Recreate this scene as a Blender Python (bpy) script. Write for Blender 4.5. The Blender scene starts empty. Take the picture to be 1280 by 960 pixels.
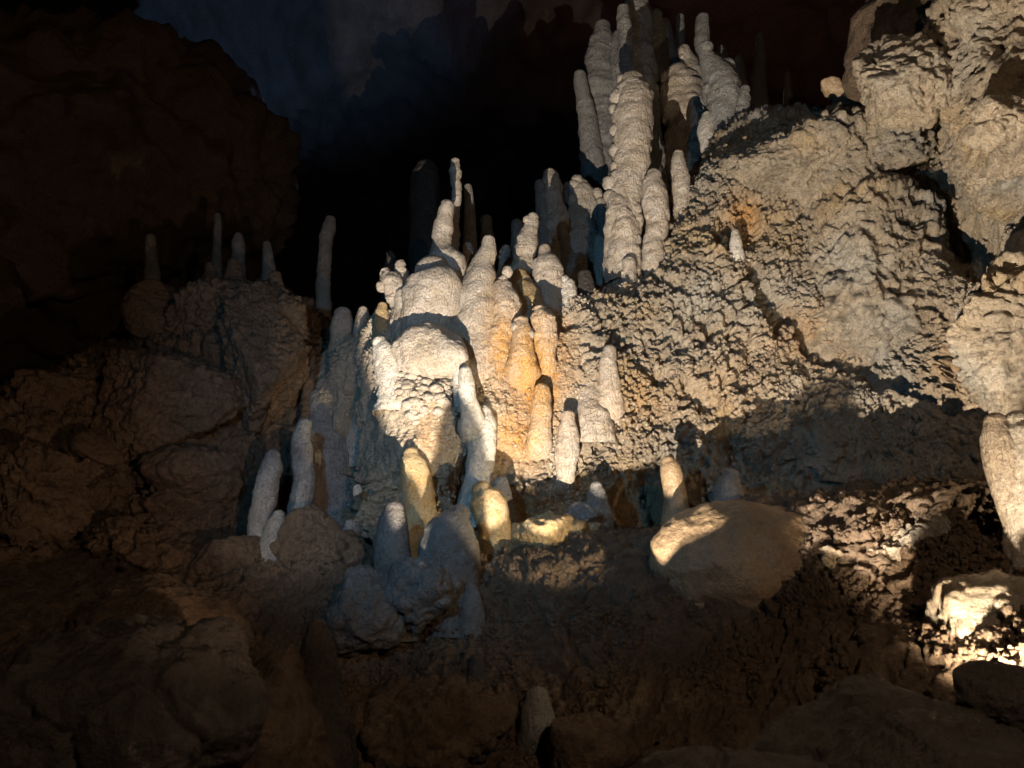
import bpy, math, random
import numpy as np
from mathutils import Vector, Matrix

random.seed(7)
rng = np.random.default_rng(7)
scene = bpy.context.scene
C = scene.collection

# ------------------------------------------------------------------ camera
CAM = np.array([0.0, 0.0, 1.6]); PITCH = math.radians(15.0); FPX = 924.0
FW = np.array([0, math.cos(PITCH), math.sin(PITCH)])
UP = np.array([0, -math.sin(PITCH), math.cos(PITCH)])
RT = np.array([1.0, 0, 0])

def P(px, py, d):
    """world point seen in direction (px, py) at d metres in front of the lens"""
    return CAM + d * (FW + (px - 640) / FPX * RT + (480 - py) / FPX * UP)

cd = bpy.data.cameras.new('camera'); cam = bpy.data.objects.new('camera', cd); C.objects.link(cam)
cam.location = CAM; cam.rotation_euler = (math.pi / 2 + PITCH, 0, 0)
cd.sensor_width = 36; cd.lens = 36 * FPX / 1280; cd.clip_end = 200; cd.clip_start = 0.05
cd.dof.use_dof = True; cd.dof.focus_distance = 4.6; cd.dof.aperture_fstop = 5.0
scene.camera = cam

# ------------------------------------------------------------------ world: a closed cave, next to no ambient light
w = bpy.data.worlds.new("World"); scene.world = w; w.use_nodes = True
w.node_tree.nodes['Background'].inputs[0].default_value = (0.35, 0.5, 0.6, 1)
w.node_tree.nodes['Background'].inputs[1].default_value = 0.0006
scene.view_settings.view_transform = 'Standard'; scene.view_settings.look = 'None'
scene.view_settings.exposure = 0.0; scene.view_settings.gamma = 1.0

# ------------------------------------------------------------------ the show cave's floodlights
def spot(name, loc, target, energy, color, angle, blend=0.15, radius=0.03):
    l = bpy.data.lights.new(name, 'SPOT'); l.energy = energy; l.color = color
    l.spot_size = math.radians(angle); l.spot_blend = blend; l.shadow_soft_size = radius
    o = bpy.data.objects.new(name, l); C.objects.link(o); o.location = loc
    o.rotation_euler = (Vector(target) - Vector(loc)).to_track_quat('-Z', 'Y').to_euler()
    return o
def point(name, loc, energy, color, radius=0.05):
    l = bpy.data.lights.new(name, 'POINT'); l.energy = energy; l.color = color; l.shadow_soft_size = radius
    o = bpy.data.objects.new(name, l); C.objects.link(o); o.location = loc
    return o

spot('warm_floodlight', P(490, 1360, 1.45), P(850, 300, 5.0), 1900, (1.0, 0.87, 0.70), 61.5, 0.10, 0.006)
spot('ledge_floodlight', P(1150, 880, 2.2), P(594, 590, 4.0), 240, (1.0, 0.80, 0.50), 25, 0.3, 0.01)
spot('slope_floodlight', P(1560, 560, 2.3), P(1010, 720, 3.2), 65, (1.0, 0.76, 0.50), 66, 0.9, 0.04)
spot('right_floodlight', P(1225, 892, 1.95), P(1290, 360, 3.6), 170, (1.0, 0.80, 0.56), 92, 0.6, 0.02)
spot('blue_floodlight', P(60, 150, 1.6), P(650, 430, 4.8), 140, (0.22, 0.58, 1.0), 92, 0.7, 0.06)
spot('left_white_floodlight', P(-150, 420, 2.6), P(365, 640, 3.8), 60, (1.0, 0.93, 0.80), 27, 0.8, 0.02)
spot('left_floodlight', P(900, 1000, 0.9), P(160, 410, 4.6), 130, (1.0, 0.66, 0.44), 50, 0.7, 0.02)
point('path_lamp', (1.1, -0.8, 2.9), 135.0, (1.0, 0.72, 0.48), 0.06)
spot('ceiling_floodlight', P(480, 400, 11.5), P(200, -420, 15.0), 700, (0.25, 0.5, 1.0), 84, 0.9, 0.1)
spot('red_lamp', P(900, 330, 8.8), P(900, -220, 11.0), 260, (1.0, 0.40, 0.28), 110, 0.9, 0.1)

# ------------------------------------------------------------------ numpy noise
_perm = np.random.default_rng(3).permutation(256).astype(np.int32)
_perm2 = np.concatenate([_perm, _perm]).astype(np.int32)
_g = np.random.default_rng(4).normal(size=(256, 3)).astype(np.float32); _g /= np.linalg.norm(_g, axis=1)[:, None]
_j = np.random.default_rng(5).random((256, 3)).astype(np.float32)

def _hash(ix, iy, iz):
    return _perm2[_perm2[_perm2[ix & 255] + (iy & 255)] + (iz & 255)]

_gx, _gy, _gz = (np.ascontiguousarray(_g[:, k]) for k in range(3))
_jx, _jy, _jz = (np.ascontiguousarray(_j[:, k]) for k in range(3))
def _split(p):
    p = np.asarray(p, dtype=np.float32)
    i = []; f = []
    for k in range(3):
        c = np.ascontiguousarray(p[:, k]); n = np.floor(c); f.append(c - n); i.append(n.astype(np.int32) & 255)
    return i, f

def perlin(p):
    (ix, iy, iz), (fx, fy, fz) = _split(p)
    u, v, w = (f * f * f * (f * (f * 6 - 15) + 10) for f in (fx, fy, fz))
    out = np.zeros(len(fx), np.float32)
    for dx in (0, 1):
        wx = u if dx else 1 - u; hx = _perm2[(ix + dx) & 255]; ax = fx - dx
        for dy in (0, 1):
            wxy = wx * (v if dy else 1 - v); hy = _perm2[hx + ((iy + dy) & 255)]; ay = fy - dy
            for dz in (0, 1):
                h = _perm2[hy + ((iz + dz) & 255)]
                out += wxy * (w if dz else 1 - w) * (_gx[h] * ax + _gy[h] * ay + _gz[h] * (fz - dz))
    return out * 1.4

def fbm(p, octs=4, gain=0.5, ridged=False):
    o = np.zeros(len(p), np.float32); a = 1.0; s = 0.0; q = np.array(p, dtype=np.float32)
    for k in range(octs):
        n = perlin(q)
        if ridged: n = 1 - 2 * np.abs(n)
        o += a * n; s += a; a *= gain; q = q * 2.03 + 17.3
    return o / s

def worley(p):
    """distance to nearest and second nearest scattered point"""
    (ix, iy, iz), (fx, fy, fz) = _split(p)
    f1 = np.full(len(fx), 9.0, np.float32); f2 = f1.copy()
    for dx in (-1, 0, 1):
        hx = _perm2[(ix + dx) & 255]; ax = dx - fx
        for dy in (-1, 0, 1):
            hy = _perm2[hx + ((iy + dy) & 255)]; ay = dy - fy
            for dz in (-1, 0, 1):
                h = _perm2[hy + ((iz + dz) & 255)]
                a = _jx[h] + ax; d = a * a; a = _jy[h] + ay; d += a * a; a = _jz[h] + (dz - fz); d += a * a
                np.minimum(f2, np.maximum(d, f1), out=f2); np.minimum(f1, d, out=f1)
    return np.sqrt(f1), np.sqrt(f2)

def sstep(a, b, x):
    t = np.clip((x - a) / (b - a), 0, 1); return t * t * (3 - 2 * t)

# relief recipes: world points -> outward offset in metres
def r_popcorn(p, k=1.0):
    warp = p + 0.05 * np.stack([perlin(p * 9), perlin(p * 9 + 31), perlin(p * 9 + 57)], 1)
    big = fbm(p * 1.8, 4) * 0.13 + 0.03 * fbm(p * 5, 3, 0.6, True)
    cr1, cr2 = worley(warp * 4.5); crack = -0.07 * (1 - sstep(0.0, 0.12, cr2 - cr1)) * sstep(-0.1, 0.3, perlin(p * 3 + 77))
    a1, a2 = worley(warp * 13); b1, b2 = worley(warp * 29)
    m = sstep(-0.3, 0.3, perlin(p * 3.1 + 5)); m2 = sstep(-0.3, 0.3, perlin(p * 6.1 + 15))
    pop = 0.034 * (1 - np.minimum(a1, 1) ** 2 * 1.3) * (0.3 + 1.0 * m) + 0.030 * (1 - b1 * b1 * 1.3) * (0.4 + m2) + 0.010 * perlin(p * 55)
    pits = -0.06 * sstep(0.15, 0.5, perlin(p * 11 + 9)) - 0.045 * sstep(0.12, 0.45, perlin(p * 24 + 3))
    return k * (big + crack + pop + pits)

def r_rough(p, k=1.0):
    warp = p + 0.10 * np.stack([fbm(p * 4, 3), fbm(p * 4 + 31, 3), fbm(p * 4 + 57, 3)], 1)
    big = fbm(p * 1.6, 4) * 0.12
    q = warp * np.array([1, 1, 1.7], np.float32)
    c1, c2 = worley(q * 5.0 + 2); e1, e2 = worley(q * 13)
    m = sstep(-0.2, 0.3, perlin(p * 2.7 + 11))
    chunk = 0.05 * (c1 - 0.5) * (1 - m) - 0.05 * m * (1 - sstep(0, 0.10, c2 - c1))
    flake = -0.022 * (1 - sstep(0, 0.2, e2 - e1)) * sstep(-0.3, 0.2, perlin(p * 6 + 3)) + 0.018 * (0.6 - e1)
    rid = 0.045 * fbm(warp * 7, 5, 0.6, True)
    pits = -0.03 * sstep(0.2, 0.6, perlin(p * 15 + 9))
    return k * (big + chunk + flake + rid + pits)

def r_crag(p, k=1.0):
    return 0.85 * r_rough(p, k) + 0.55 * r_popcorn(p, k)

def r_soft(p, k=1.0):
    return k * (fbm(p * 1.7, 4) * 0.10 + 0.012 * fbm(p * 10, 3, 0.5))

def r_rock(p, k=1.0):
    warp = p + 0.12 * np.stack([fbm(p * 3, 3), fbm(p * 3 + 31, 3), fbm(p * 3 + 57, 3)], 1)
    c1, c2 = worley(warp * 3.5 + 3)
    m = sstep(0.0, 0.3, perlin(p * 2 + 21))
    return k * (0.07 * fbm(p * 2.5, 4) + 0.035 * fbm(warp * 6, 5, 0.58, True) - 0.04 * m * (1 - sstep(0, 0.08, c2 - c1)) + 0.008 * fbm(p * 26, 3, 0.6, True) - 0.02 * sstep(0.25, 0.6, perlin(p * 9 + 2)))

def r_nubbly(p, k=1.0):
    a1, _ = worley(p * 20); b1, _ = worley(p * 42)
    return k * (0.06 * fbm(p * 3, 3) + 0.034 * (1 - a1 * a1 * 1.3) * (.6 + .8 * sstep(-.2, .3, perlin(p * 6))) + 0.014 * (1 - b1 * b1))

def r_drape(p, k=1.0):
    w_ = p + 0.04 * np.stack([perlin(p * 6), perlin(p * 6 + 31), 0 * p[:, 0]], 1)
    s = w_ * np.array([13, 13, 1.8], np.float32); s2 = w_ * np.array([30, 30, 5], np.float32)
    a1, _ = worley(w_ * np.array([26, 26, 20], np.float32))
    return k * (0.030 * fbm(s, 2) + 0.012 * fbm(s2, 2, .5, True) + 0.010 * fbm(p * np.array([14, 14, 40], np.float32), 3, 0.6, True) + 0.05 * fbm(p * 4, 3) + 0.012 * (1 - a1) * sstep(-.1, .3, perlin(p * 5 + 60)))

# ------------------------------------------------------------------ materials
def material(name, c_a, c_b, c_dark, scale=6.0, rough=0.6, bump=0.25, stain=None, pale=None, grain=90.0, spec=0.45, pop=75.0, flute=0.0):
    m = bpy.data.materials.new(name); m.use_nodes = True
    nt = m.node_tree; n = nt.nodes; l = nt.links
    bs = n['Principled BSDF']
    geo = n.new('ShaderNodeNewGeometry')
    n1 = n.new('ShaderNodeTexNoise'); n1.inputs['Scale'].default_value = scale; n1.inputs['Detail'].default_value = 8; n1.inputs['Roughness'].default_value = 0.62
    n2 = n.new('ShaderNodeTexNoise'); n2.inputs['Scale'].default_value = scale * 5.5; n2.inputs['Detail'].default_value = 6; n2.inputs['Roughness'].default_value = 0.7
    n3 = n.new('ShaderNodeTexNoise'); n3.inputs['Scale'].default_value = grain; n3.inputs['Detail'].default_value = 5; n3.inputs['Roughness'].default_value = 0.75
    for t in (n1, n2, n3): l.new(geo.outputs['Position'], t.inputs['Vector'])
    def ramp(src, a, b):
        r = n.new('ShaderNodeMapRange'); r.inputs[1].default_value = a; r.inputs[2].default_value = b
        l.new(src, r.inputs[0]); return r.outputs[0]
    def mix(f, a, b, mode='MIX'):
        x = n.new('ShaderNodeMix'); x.data_type = 'RGBA'; x.blend_type = mode
        if isinstance(f, float): x.inputs[0].default_value = f
        else: l.new(f, x.inputs[0])
        for v, s in ((a, x.inputs[6]), (b, x.inputs[7])):
            if isinstance(v, tuple): s.default_value = (*v, 1)
            else: l.new(v, s)
        return x.outputs[2]
    col = mix(ramp(n1.outputs[0], 0.35, 0.65), c_a, c_b)
    if pale:
        n5 = n.new('ShaderNodeTexNoise'); n5.inputs['Scale'].default_value = 2.2; n5.inputs['Detail'].default_value = 6; l.new(geo.outputs['Position'], n5.inputs['Vector'])
        col = mix(ramp(n5.outputs[0], 0.52, 0.66), col, (0.40, 0.36, 0.30)); col = mix(ramp(n5.outputs[0], 0.46, 0.36), col, (0.42, 0.31, 0.185))
    col = mix(ramp(n2.outputs[0], 0.52, 0.72), col, c_dark)
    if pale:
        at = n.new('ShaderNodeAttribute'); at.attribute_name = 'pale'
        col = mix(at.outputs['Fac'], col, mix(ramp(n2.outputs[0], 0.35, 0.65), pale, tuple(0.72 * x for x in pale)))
    if stain:
        at = n.new('ShaderNodeAttribute'); at.attribute_name = 'stain'
        mm = n.new('ShaderNodeMath'); mm.operation = 'MULTIPLY'
        l.new(at.outputs['Fac'], mm.inputs[0]); l.new(ramp(n2.outputs[0], 0.25, 0.55), mm.inputs[1])
        col = mix(mm.outputs[0], col, stain)
    g = ramp(n3.outputs[0], 0.3, 0.7)
    gg = n.new('ShaderNodeMapRange'); gg.inputs[3].default_value = 0.6; gg.inputs[4].default_value = 1.2; l.new(g, gg.inputs[0])
    hs = n.new('ShaderNodeHueSaturation'); l.new(col, hs.inputs['Color']); l.new(gg.outputs[0], hs.inputs['Value'])
    l.new(hs.outputs[0], bs.inputs['Base Color'])
    bs.inputs['Specular IOR Level'].default_value = spec
    rr = n.new('ShaderNodeMapRange'); rr.inputs[3].default_value = rough - 0.15; rr.inputs[4].default_value = rough + 0.15
    l.new(n2.outputs[0], rr.inputs[0]); l.new(rr.outputs[0], bs.inputs['Roughness'])
    vo = n.new('ShaderNodeTexVoronoi'); vo.inputs['Scale'].default_value = pop; l.new(geo.outputs['Position'], vo.inputs['Vector'])
    b0 = n.new('ShaderNodeBump'); b0.invert = True; b0.inputs['Strength'].default_value = bump * .8; b0.inputs['Distance'].default_value = 0.55 / pop
    l.new(vo.outputs['Distance'], b0.inputs['Height'])
    b1 = n.new('ShaderNodeBump'); b1.inputs['Strength'].default_value = bump; b1.inputs['Distance'].default_value = 0.018; l.new(b0.outputs[0], b1.inputs['Normal'])
    l.new(n3.outputs[0], b1.inputs['Height'])
    b2 = n.new('ShaderNodeBump'); b2.inputs['Strength'].default_value = bump; b2.inputs['Distance'].default_value = 0.04
    l.new(n2.outputs[0], b2.inputs['Height']); l.new(b1.outputs[0], b2.inputs['Normal'])
    out = b2.outputs[0]
    if flute:                                        # drip flutes: noise drawn out along the vertical
        mp = n.new('ShaderNodeMapping'); mp.inputs['Scale'].default_value = (1, 1, 0.16); l.new(geo.outputs['Position'], mp.inputs['Vector'])
        n4 = n.new('ShaderNodeTexNoise'); n4.inputs['Scale'].default_value = 75; n4.inputs['Detail'].default_value = 4; n4.inputs['Distortion'].default_value = 0.6; l.new(mp.outputs[0], n4.inputs['Vector'])
        b3 = n.new('ShaderNodeBump'); b3.inputs['Strength'].default_value = flute; b3.inputs['Distance'].default_value = 0.02
        l.new(n4.outputs[0], b3.inputs['Height']); l.new(out, b3.inputs['Normal']); out = b3.outputs[0]
    l.new(out, bs.inputs['Normal'])
    return m

M = dict(
    wall=material('popcorn_limestone', (0.45, 0.365, 0.265), (0.29, 0.23, 0.165), (0.08, 0.06, 0.04), 7, 0.40, 1.0, stain=(0.58, 0.27, 0.06), pale=(0.58, 0.48, 0.36), pop=85, spec=.55),
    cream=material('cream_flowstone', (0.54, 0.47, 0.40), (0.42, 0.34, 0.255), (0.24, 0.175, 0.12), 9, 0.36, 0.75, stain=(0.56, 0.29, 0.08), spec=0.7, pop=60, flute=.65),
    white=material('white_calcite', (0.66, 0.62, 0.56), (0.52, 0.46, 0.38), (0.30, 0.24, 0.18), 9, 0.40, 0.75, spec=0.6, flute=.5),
    orange=material('orange_calcite', (0.60, 0.46, 0.27), (0.52, 0.33, 0.14), (0.30, 0.17, 0.07), 14, 0.45, 0.9, spec=0.5, flute=.4),
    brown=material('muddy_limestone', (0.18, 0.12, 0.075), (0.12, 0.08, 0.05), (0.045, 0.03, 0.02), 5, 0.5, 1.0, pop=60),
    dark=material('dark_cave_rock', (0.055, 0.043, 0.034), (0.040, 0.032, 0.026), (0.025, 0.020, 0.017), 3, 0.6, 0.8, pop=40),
    shade_grey=material('shade_darkened_calcite', (0.17, 0.16, 0.15), (0.12, 0.105, 0.09), (0.07, 0.055, 0.045), 6, 0.4, 0.7, flute=.4),  # calcite darkened: shade on the front stumps put into its colour
    tan=material('smooth_tan_flowstone', (0.27, 0.185, 0.105), (0.21, 0.14, 0.08), (0.13, 0.085, 0.05), 4, 0.45, 0.35),
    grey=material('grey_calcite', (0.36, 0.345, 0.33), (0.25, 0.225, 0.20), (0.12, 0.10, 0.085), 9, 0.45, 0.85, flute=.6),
)

# ------------------------------------------------------------------ mesh building
def make_mesh(name, v, quads, mat, origin=(0, 0, 0), attrs=None):
    v = np.asarray(v, np.float32) - np.asarray(origin, np.float32)
    quads = np.asarray(quads, np.int32); k = quads.shape[1]
    me = bpy.data.meshes.new(name)
    me.vertices.add(len(v)); me.vertices.foreach_set('co', v.ravel())
    me.loops.add(quads.size); me.loops.foreach_set('vertex_index', quads.ravel())
    me.polygons.add(len(quads)); me.polygons.foreach_set('loop_start', np.arange(0, quads.size, k, dtype=np.int32))
    me.polygons.foreach_set('loop_total', np.full(len(quads), k, np.int32))
    me.polygons.foreach_set('use_smooth', np.ones(len(quads), bool))
    me.update(calc_edges=True); me.validate()
    for a, x in (attrs or {}).items():
        at = me.attributes.new(a, 'FLOAT', 'POINT'); at.data.foreach_set('value', np.asarray(x, np.float32))
    me.materials.append(mat)
    return me

def link(name, me, loc=(0, 0, 0), parent=None):
    o = bpy.data.objects.new(name, me); C.objects.link(o); o.location = loc
    if parent: o.parent = parent
    return o

def tag(o, label=None, cat=None, group=None, kind=None):
    for k, x in (('label', label), ('category', cat), ('group', group), ('kind', kind)):
        if x: o[k] = x
    return o

def grid_quads(nu, nv, wrap=False):
    i = np.arange(nu - 1)[:, None]; j = np.arange(nv if wrap else nv - 1)[None, :]
    j2 = (j + 1) % nv
    a = i * nv + j; b = i * nv + j2; c = (i + 1) * nv + j2; d = (i + 1) * nv + j
    return np.stack([a, b, c, d], -1).reshape(-1, 4)

def grid_normals(g):
    du = np.gradient(g, axis=0); dv = np.gradient(g, axis=1)
    n = np.cross(du, dv); n /= np.linalg.norm(n, axis=2)[..., None] + 1e-9
    return n

def cr(ctrl, n, wts=None):
    """Catmull-Rom resample along axis 0 to n samples, more of them where wts is larger"""
    k = len(ctrl); t = np.linspace(0, k - 1, n)
    if wts is not None:
        t = np.interp(np.linspace(0, sum(wts), n), np.concatenate([[0], np.cumsum(wts)]), np.arange(k))
    i = np.minimum(t.astype(int), k - 2); f = (t - i)
    f = f.reshape((-1,) + (1,) * (ctrl.ndim - 1))
    p1 = ctrl[i]; p2 = ctrl[i + 1]
    p0 = np.where((i == 0).reshape(f.shape), 2 * p1 - p2, ctrl[np.maximum(i - 1, 0)])
    p3 = np.where((i == k - 2).reshape(f.shape), 2 * p2 - p1, ctrl[np.minimum(i + 2, k - 1)])
    return 0.5 * (2 * p1 + (p2 - p0) * f + (2 * p0 - 5 * p1 + 4 * p2 - p3) * f * f + (3 * p1 - p0 - 3 * p2 + p3) * f ** 3)

def sheet(name, rows, nu, nv, relief, mat, stain=None, wu=None, wv=None):
    """rock surface through a net of control points (rows bottom to top, columns left to right)"""
    ctrl = np.array([[P(*q) for q in r] for r in rows])
    g = cr(ctrl, nu, wu); g = cr(g.transpose(1, 0, 2), nv, wv).transpose(1, 0, 2)
    n = grid_normals(g)
    # outward = towards the visitor path
    if np.mean(np.sum(n * (np.array([0, 0, 1.5]) - g), axis=2)) < 0: n = -n
    v = g.reshape(-1, 3); nn = n.reshape(-1, 3)
    v = v + nn * relief(v.astype(np.float32))[:, None]
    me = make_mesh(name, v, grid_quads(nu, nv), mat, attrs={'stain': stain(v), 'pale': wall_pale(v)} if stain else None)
    o = link(name, me); tag(o, kind='structure')
    return o, v.reshape(nu, nv, 3), n

def project(v):
    d = v - CAM; z = d @ FW
    return 640 + FPX * (d @ RT) / z, 480 - FPX * (d @ UP) / z, z

def ball_mesh(n=10):
    g = np.linspace(-1, 1, n + 1); A, B = np.meshgrid(g, g, indexing='ij')
    vs = []; qs = []; k = 0
    for ax in range(3):
        for sg in (-1, 1):
            f = np.zeros((n + 1, n + 1, 3)); f[..., ax] = sg; f[..., (ax + 1) % 3] = A * sg; f[..., (ax + 2) % 3] = B
            vs.append(f.reshape(-1, 3)); q = grid_quads(n + 1, n + 1)
            qs.append(q + k); k += (n + 1) ** 2
    v = np.concatenate(vs); v = np.tan(v * math.pi / 4)
    v /= np.linalg.norm(v, axis=1)[:, None]
    # weld the seams
    key = np.round(v * 1e4).astype(np.int64); _, first, inv = np.unique(key, axis=0, return_index=True, return_inverse=True)
    v = v[first]; q = inv.reshape(-1)[np.concatenate(qs)]
    nn = np.cross(v[q[:, 1]] - v[q[:, 0]], v[q[:, 3]] - v[q[:, 0]]); bad = (nn * v[q].mean(1)).sum(1) < 0
    q[bad] = q[bad][:, ::-1]
    return v, q


# ---- cave wall: the lit slope
CX = [330, 390, 450, 505, 560, 640, 720, 800, 900, 1000, 1100, 1200, 1300, 1430]
def row(ys, ds): return [(x, y, d) for x, y, d in zip(CX, ys, ds)]
wall_rows = [
    row([860, 850, 840, 820, 800, 790, 780, 780, 770, 760, 750, 750, 760, 770], [4.5, 4.4, 4.3, 4.1, 4.05, 4.05, 4.05, 4.0, 3.9, 3.8, 3.6, 3.4, 3.2, 3.0]),
    row([730, 720, 710, 690, 680, 672, 662, 665, 660, 645, 630, 625, 640, 650], [4.7, 4.5, 4.4, 4.2, 4.1, 4.2, 4.2, 4.15, 4.05, 3.9, 3.75, 3.5, 3.3, 3.0]),
    row([650, 640, 620, 605, 600, 600, 600, 605, 600, 590, 580, 570, 570, 580], [5.0, 4.75, 4.55, 4.22, 4.25, 4.38, 4.38, 4.45, 4.3, 4.2, 4.05, 3.7, 3.4, 3.1]),
    row([590, 560, 540, 530, 520, 520, 520, 525, 520, 515, 510, 500, 500, 500], [5.2, 4.85, 4.65, 4.3, 4.33, 4.5, 4.5, 4.55, 4.5, 4.4, 4.3, 3.95, 3.5, 3.2]),
    row([530, 500, 470, 450, 445, 445, 440, 440, 440, 440, 440, 430, 430, 430], [5.5, 5.0, 4.75, 4.50, 4.55, 4.64, 4.68, 4.75, 4.75, 4.75, 4.7, 4.2, 3.7, 3.4]),
    row([500, 470, 430, 400, 385, 390, 385, 380, 340, 340, 345, 340, 350, 350], [5.8, 5.2, 4.9, 4.76, 4.74, 4.80, 4.85, 4.95, 4.95, 5.0, 4.9, 4.5, 4.0, 3.6]),
    row([490, 460, 415, 372, 366, 380, 372, 352, 262, 240, 240, 250, 260, 260], [6.0, 5.5, 5.1, 5.0, 4.95, 5.0, 5.1, 5.2, 5.25, 5.3, 5.3, 5.0, 4.5, 4.0]),
    row([500, 470, 425, 385, 375, 388, 378, 352, 195, 165, 150, 180, 180, 180], [6.4, 5.9, 5.5, 5.3, 5.3, 5.4, 5.5, 5.6, 5.6, 5.6, 5.6, 5.4, 5.0, 4.6]),
    row([520, 490, 450, 400, 395, 395, 385, 360, 190, 150, 135, 160, 150, 150], [6.9, 6.5, 6.3, 6.3, 6.3, 6.5, 6.6, 6.7, 6.3, 6.2, 6.2, 6.0, 5.6, 5.2]),
    row([600, 560, 540, 500, 500, 480, 470, 460, 330, 300, 300, 300, 300, 300], [7.5, 7.2, 7.0, 7.2, 7.3, 7.5, 7.6, 7.8, 7.5, 7.4, 7.4, 7.2, 7.0, 6.8]),
]
# hollows and creases of the slope: centre, half sizes, turn, depth in metres
HOLLOWS = [(800, 628, 30, 38, 0, .30), (925, 575, 20, 45, -.6, .16), (955, 375, 9, 40, -.35, .16), (1010, 425, 50, 10, .75, .16), (1110, 482, 70, 9, .3, .14),
           (1195, 440, 9, 60, .1, .14), (928, 285, 20, 26, 0, .14), (1130, 245, 70, 16, .35, .25), (1210, 300, 60, 34, .9, .4), (1010, 575, 26, 34, 0.3, .14),
           (434, 560, 9, 75, .05, .35), (1080, 610, 150, 14, .02, .12), (1120, 160, 45, 20, .3, .2), (1150, 380, 80, 7, .5, .06), (1050, 300, 70, 6, -.4, .05), (1100, 420, 80, 6, -.5, .05),
           (870, 500, 22, 12, .5, .10), (905, 520, 14, 10, 0, .10), (840, 440, 10, 8, 0, .08), (770, 420, 7, 18, 0, .09), (600, 610, 28, 40, 0, .22), (890, 420, 12, 8, 0, .06), (700, 395, 25, 12, 0, .10)]
def wall_relief(p):
    px, py, _ = project(p)
    wob = 25 * perlin(p * 4)
    L = sstep(755, 690, px + wob) * sstep(640, 540, py + wob)              # flowstone on the left, popcorn on the right
    R = sstep(930, 1000, px + wob * 2)
    a = r_popcorn(p); b = r_drape(p, 1.4) + 0.006 * (1 - worley(p * 30)[0]); c = r_rough(p)
    base = a * (1 - 0.5 * R) + c * R * 0.8
    h = base * (1 - L) + b * L
    px = px + 14 * perlin(p * 7 + 50) + 7 * perlin(p * 17); py = py + 14 * perlin(p * 7 + 80) + 7 * perlin(p * 17 + 9)
    for (x, y, sx, sy, rot, dep) in HOLLOWS:
        ca, sa = math.cos(rot), math.sin(rot)
        u = ((px - x) * ca + (py - y) * sa) / sx; q = (-(px - x) * sa + (py - y) * ca) / sy
        h = h - dep * np.exp(-(u * u + q * q) ** 1.5 * 0.9) * (1 + 0.5 * wob / 25)
    return h
def wall_stain(p):
    px, py, _ = project(p)
    s = np.zeros(len(p))
    for (x, y, sx, sy, k) in ((668, 465, 38, 75, 1.3), (628, 440, 22, 55, 1.1), (650, 545, 36, 40, 1.0), (535, 540, 22, 50, 0.45), (700, 450, 24, 60, .6), (620, 400, 14, 60, .5), (800, 500, 60, 40, .3), (1010, 420, 60, 40, 0.3), (900, 480, 60, 50, .2), (930, 270, 22, 26, 0.9), (700, 640, 80, 30, .7), (1230, 450, 60, 60, .5)):
        s = np.maximum(s, k * np.exp(-((px - x) / sx) ** 2 - ((py - y) / sy) ** 2))
    return s * (1.0 + 0.6 * fbm(p * 12, 3))
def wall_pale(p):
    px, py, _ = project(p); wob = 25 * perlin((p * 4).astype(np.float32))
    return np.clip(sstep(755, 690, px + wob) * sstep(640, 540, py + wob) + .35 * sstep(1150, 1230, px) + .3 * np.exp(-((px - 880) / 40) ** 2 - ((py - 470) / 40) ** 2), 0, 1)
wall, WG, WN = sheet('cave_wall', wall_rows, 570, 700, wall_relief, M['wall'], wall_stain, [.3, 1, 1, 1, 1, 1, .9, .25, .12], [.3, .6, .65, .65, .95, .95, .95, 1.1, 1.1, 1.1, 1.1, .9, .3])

# ---- lower ledge and slope below it
FX = [-200, 0, 140, 260, 380, 480, 560, 640, 720, 800, 900, 1000, 1100, 1200, 1300, 1450]
def frow(ys, ds): return [(x, y, d) for x, y, d in zip(FX, ys, ds)]
floor_rows = [
    frow([1900] * 16, [1.3] * 16),
    frow([1330] * 16, [1.75, 1.75, 1.8, 1.9, 2.0, 2.1, 2.2, 2.2, 2.2, 2.1, 2.0, 1.9, 1.8, 1.7, 1.6, 1.5]),
    frow([940, 940, 940, 940, 950, 960, 965, 965, 960, 950, 930, 900, 880, 870, 870, 870], [2.2, 2.2, 2.3, 2.4, 2.6, 2.7, 2.8, 2.8, 2.8, 2.75, 2.7, 2.6, 2.4, 2.2, 2.0, 1.9]),
    frow([830, 830, 830, 830, 840, 850, 850, 840, 830, 820, 800, 780, 770, 760, 770, 780], [2.8, 2.8, 2.9, 3.0, 3.2, 3.25, 3.2, 3.15, 3.15, 3.15, 3.1, 2.95, 2.8, 2.6, 2.3, 2.1]),
    frow([740, 740, 745, 750, 760, 775, 765, 760, 745, 740, 710, 690, 680, 680, 690, 700], [3.4, 3.4, 3.5, 3.5, 3.5, 3.45, 3.45, 3.45, 3.45, 3.4, 3.35, 3.2, 3.0, 2.8, 2.6, 2.4]),
    frow([690, 690, 700, 705, 712, 735, 725, 708, 690, 675, 645, 628, 622, 618, 625, 640], [3.9, 3.9, 3.95, 3.9, 3.75, 3.6, 3.65, 3.7, 3.7, 3.7, 3.65, 3.5, 3.3, 3.1, 2.9, 2.7]),
    frow([670, 670, 680, 690, 700, 720, 712, 690, 670, 672, 650, 628, 616, 610, 620, 630], [4.3, 4.3, 4.3, 4.25, 4.1, 3.9, 3.95, 4.05, 4.1, 4.0, 3.9, 3.75, 3.6, 3.4, 3.2, 3.0]),
    frow([640, 640, 650, 670, 690, 715, 705, 670, 650, 670, 660, 640, 625, 620, 630, 640], [4.9, 4.9, 4.9, 4.8, 4.6, 4.4, 4.4, 4.5, 4.5, 4.5, 4.4, 4.3, 4.1, 3.9, 3.7, 3.4]),
]
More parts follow.
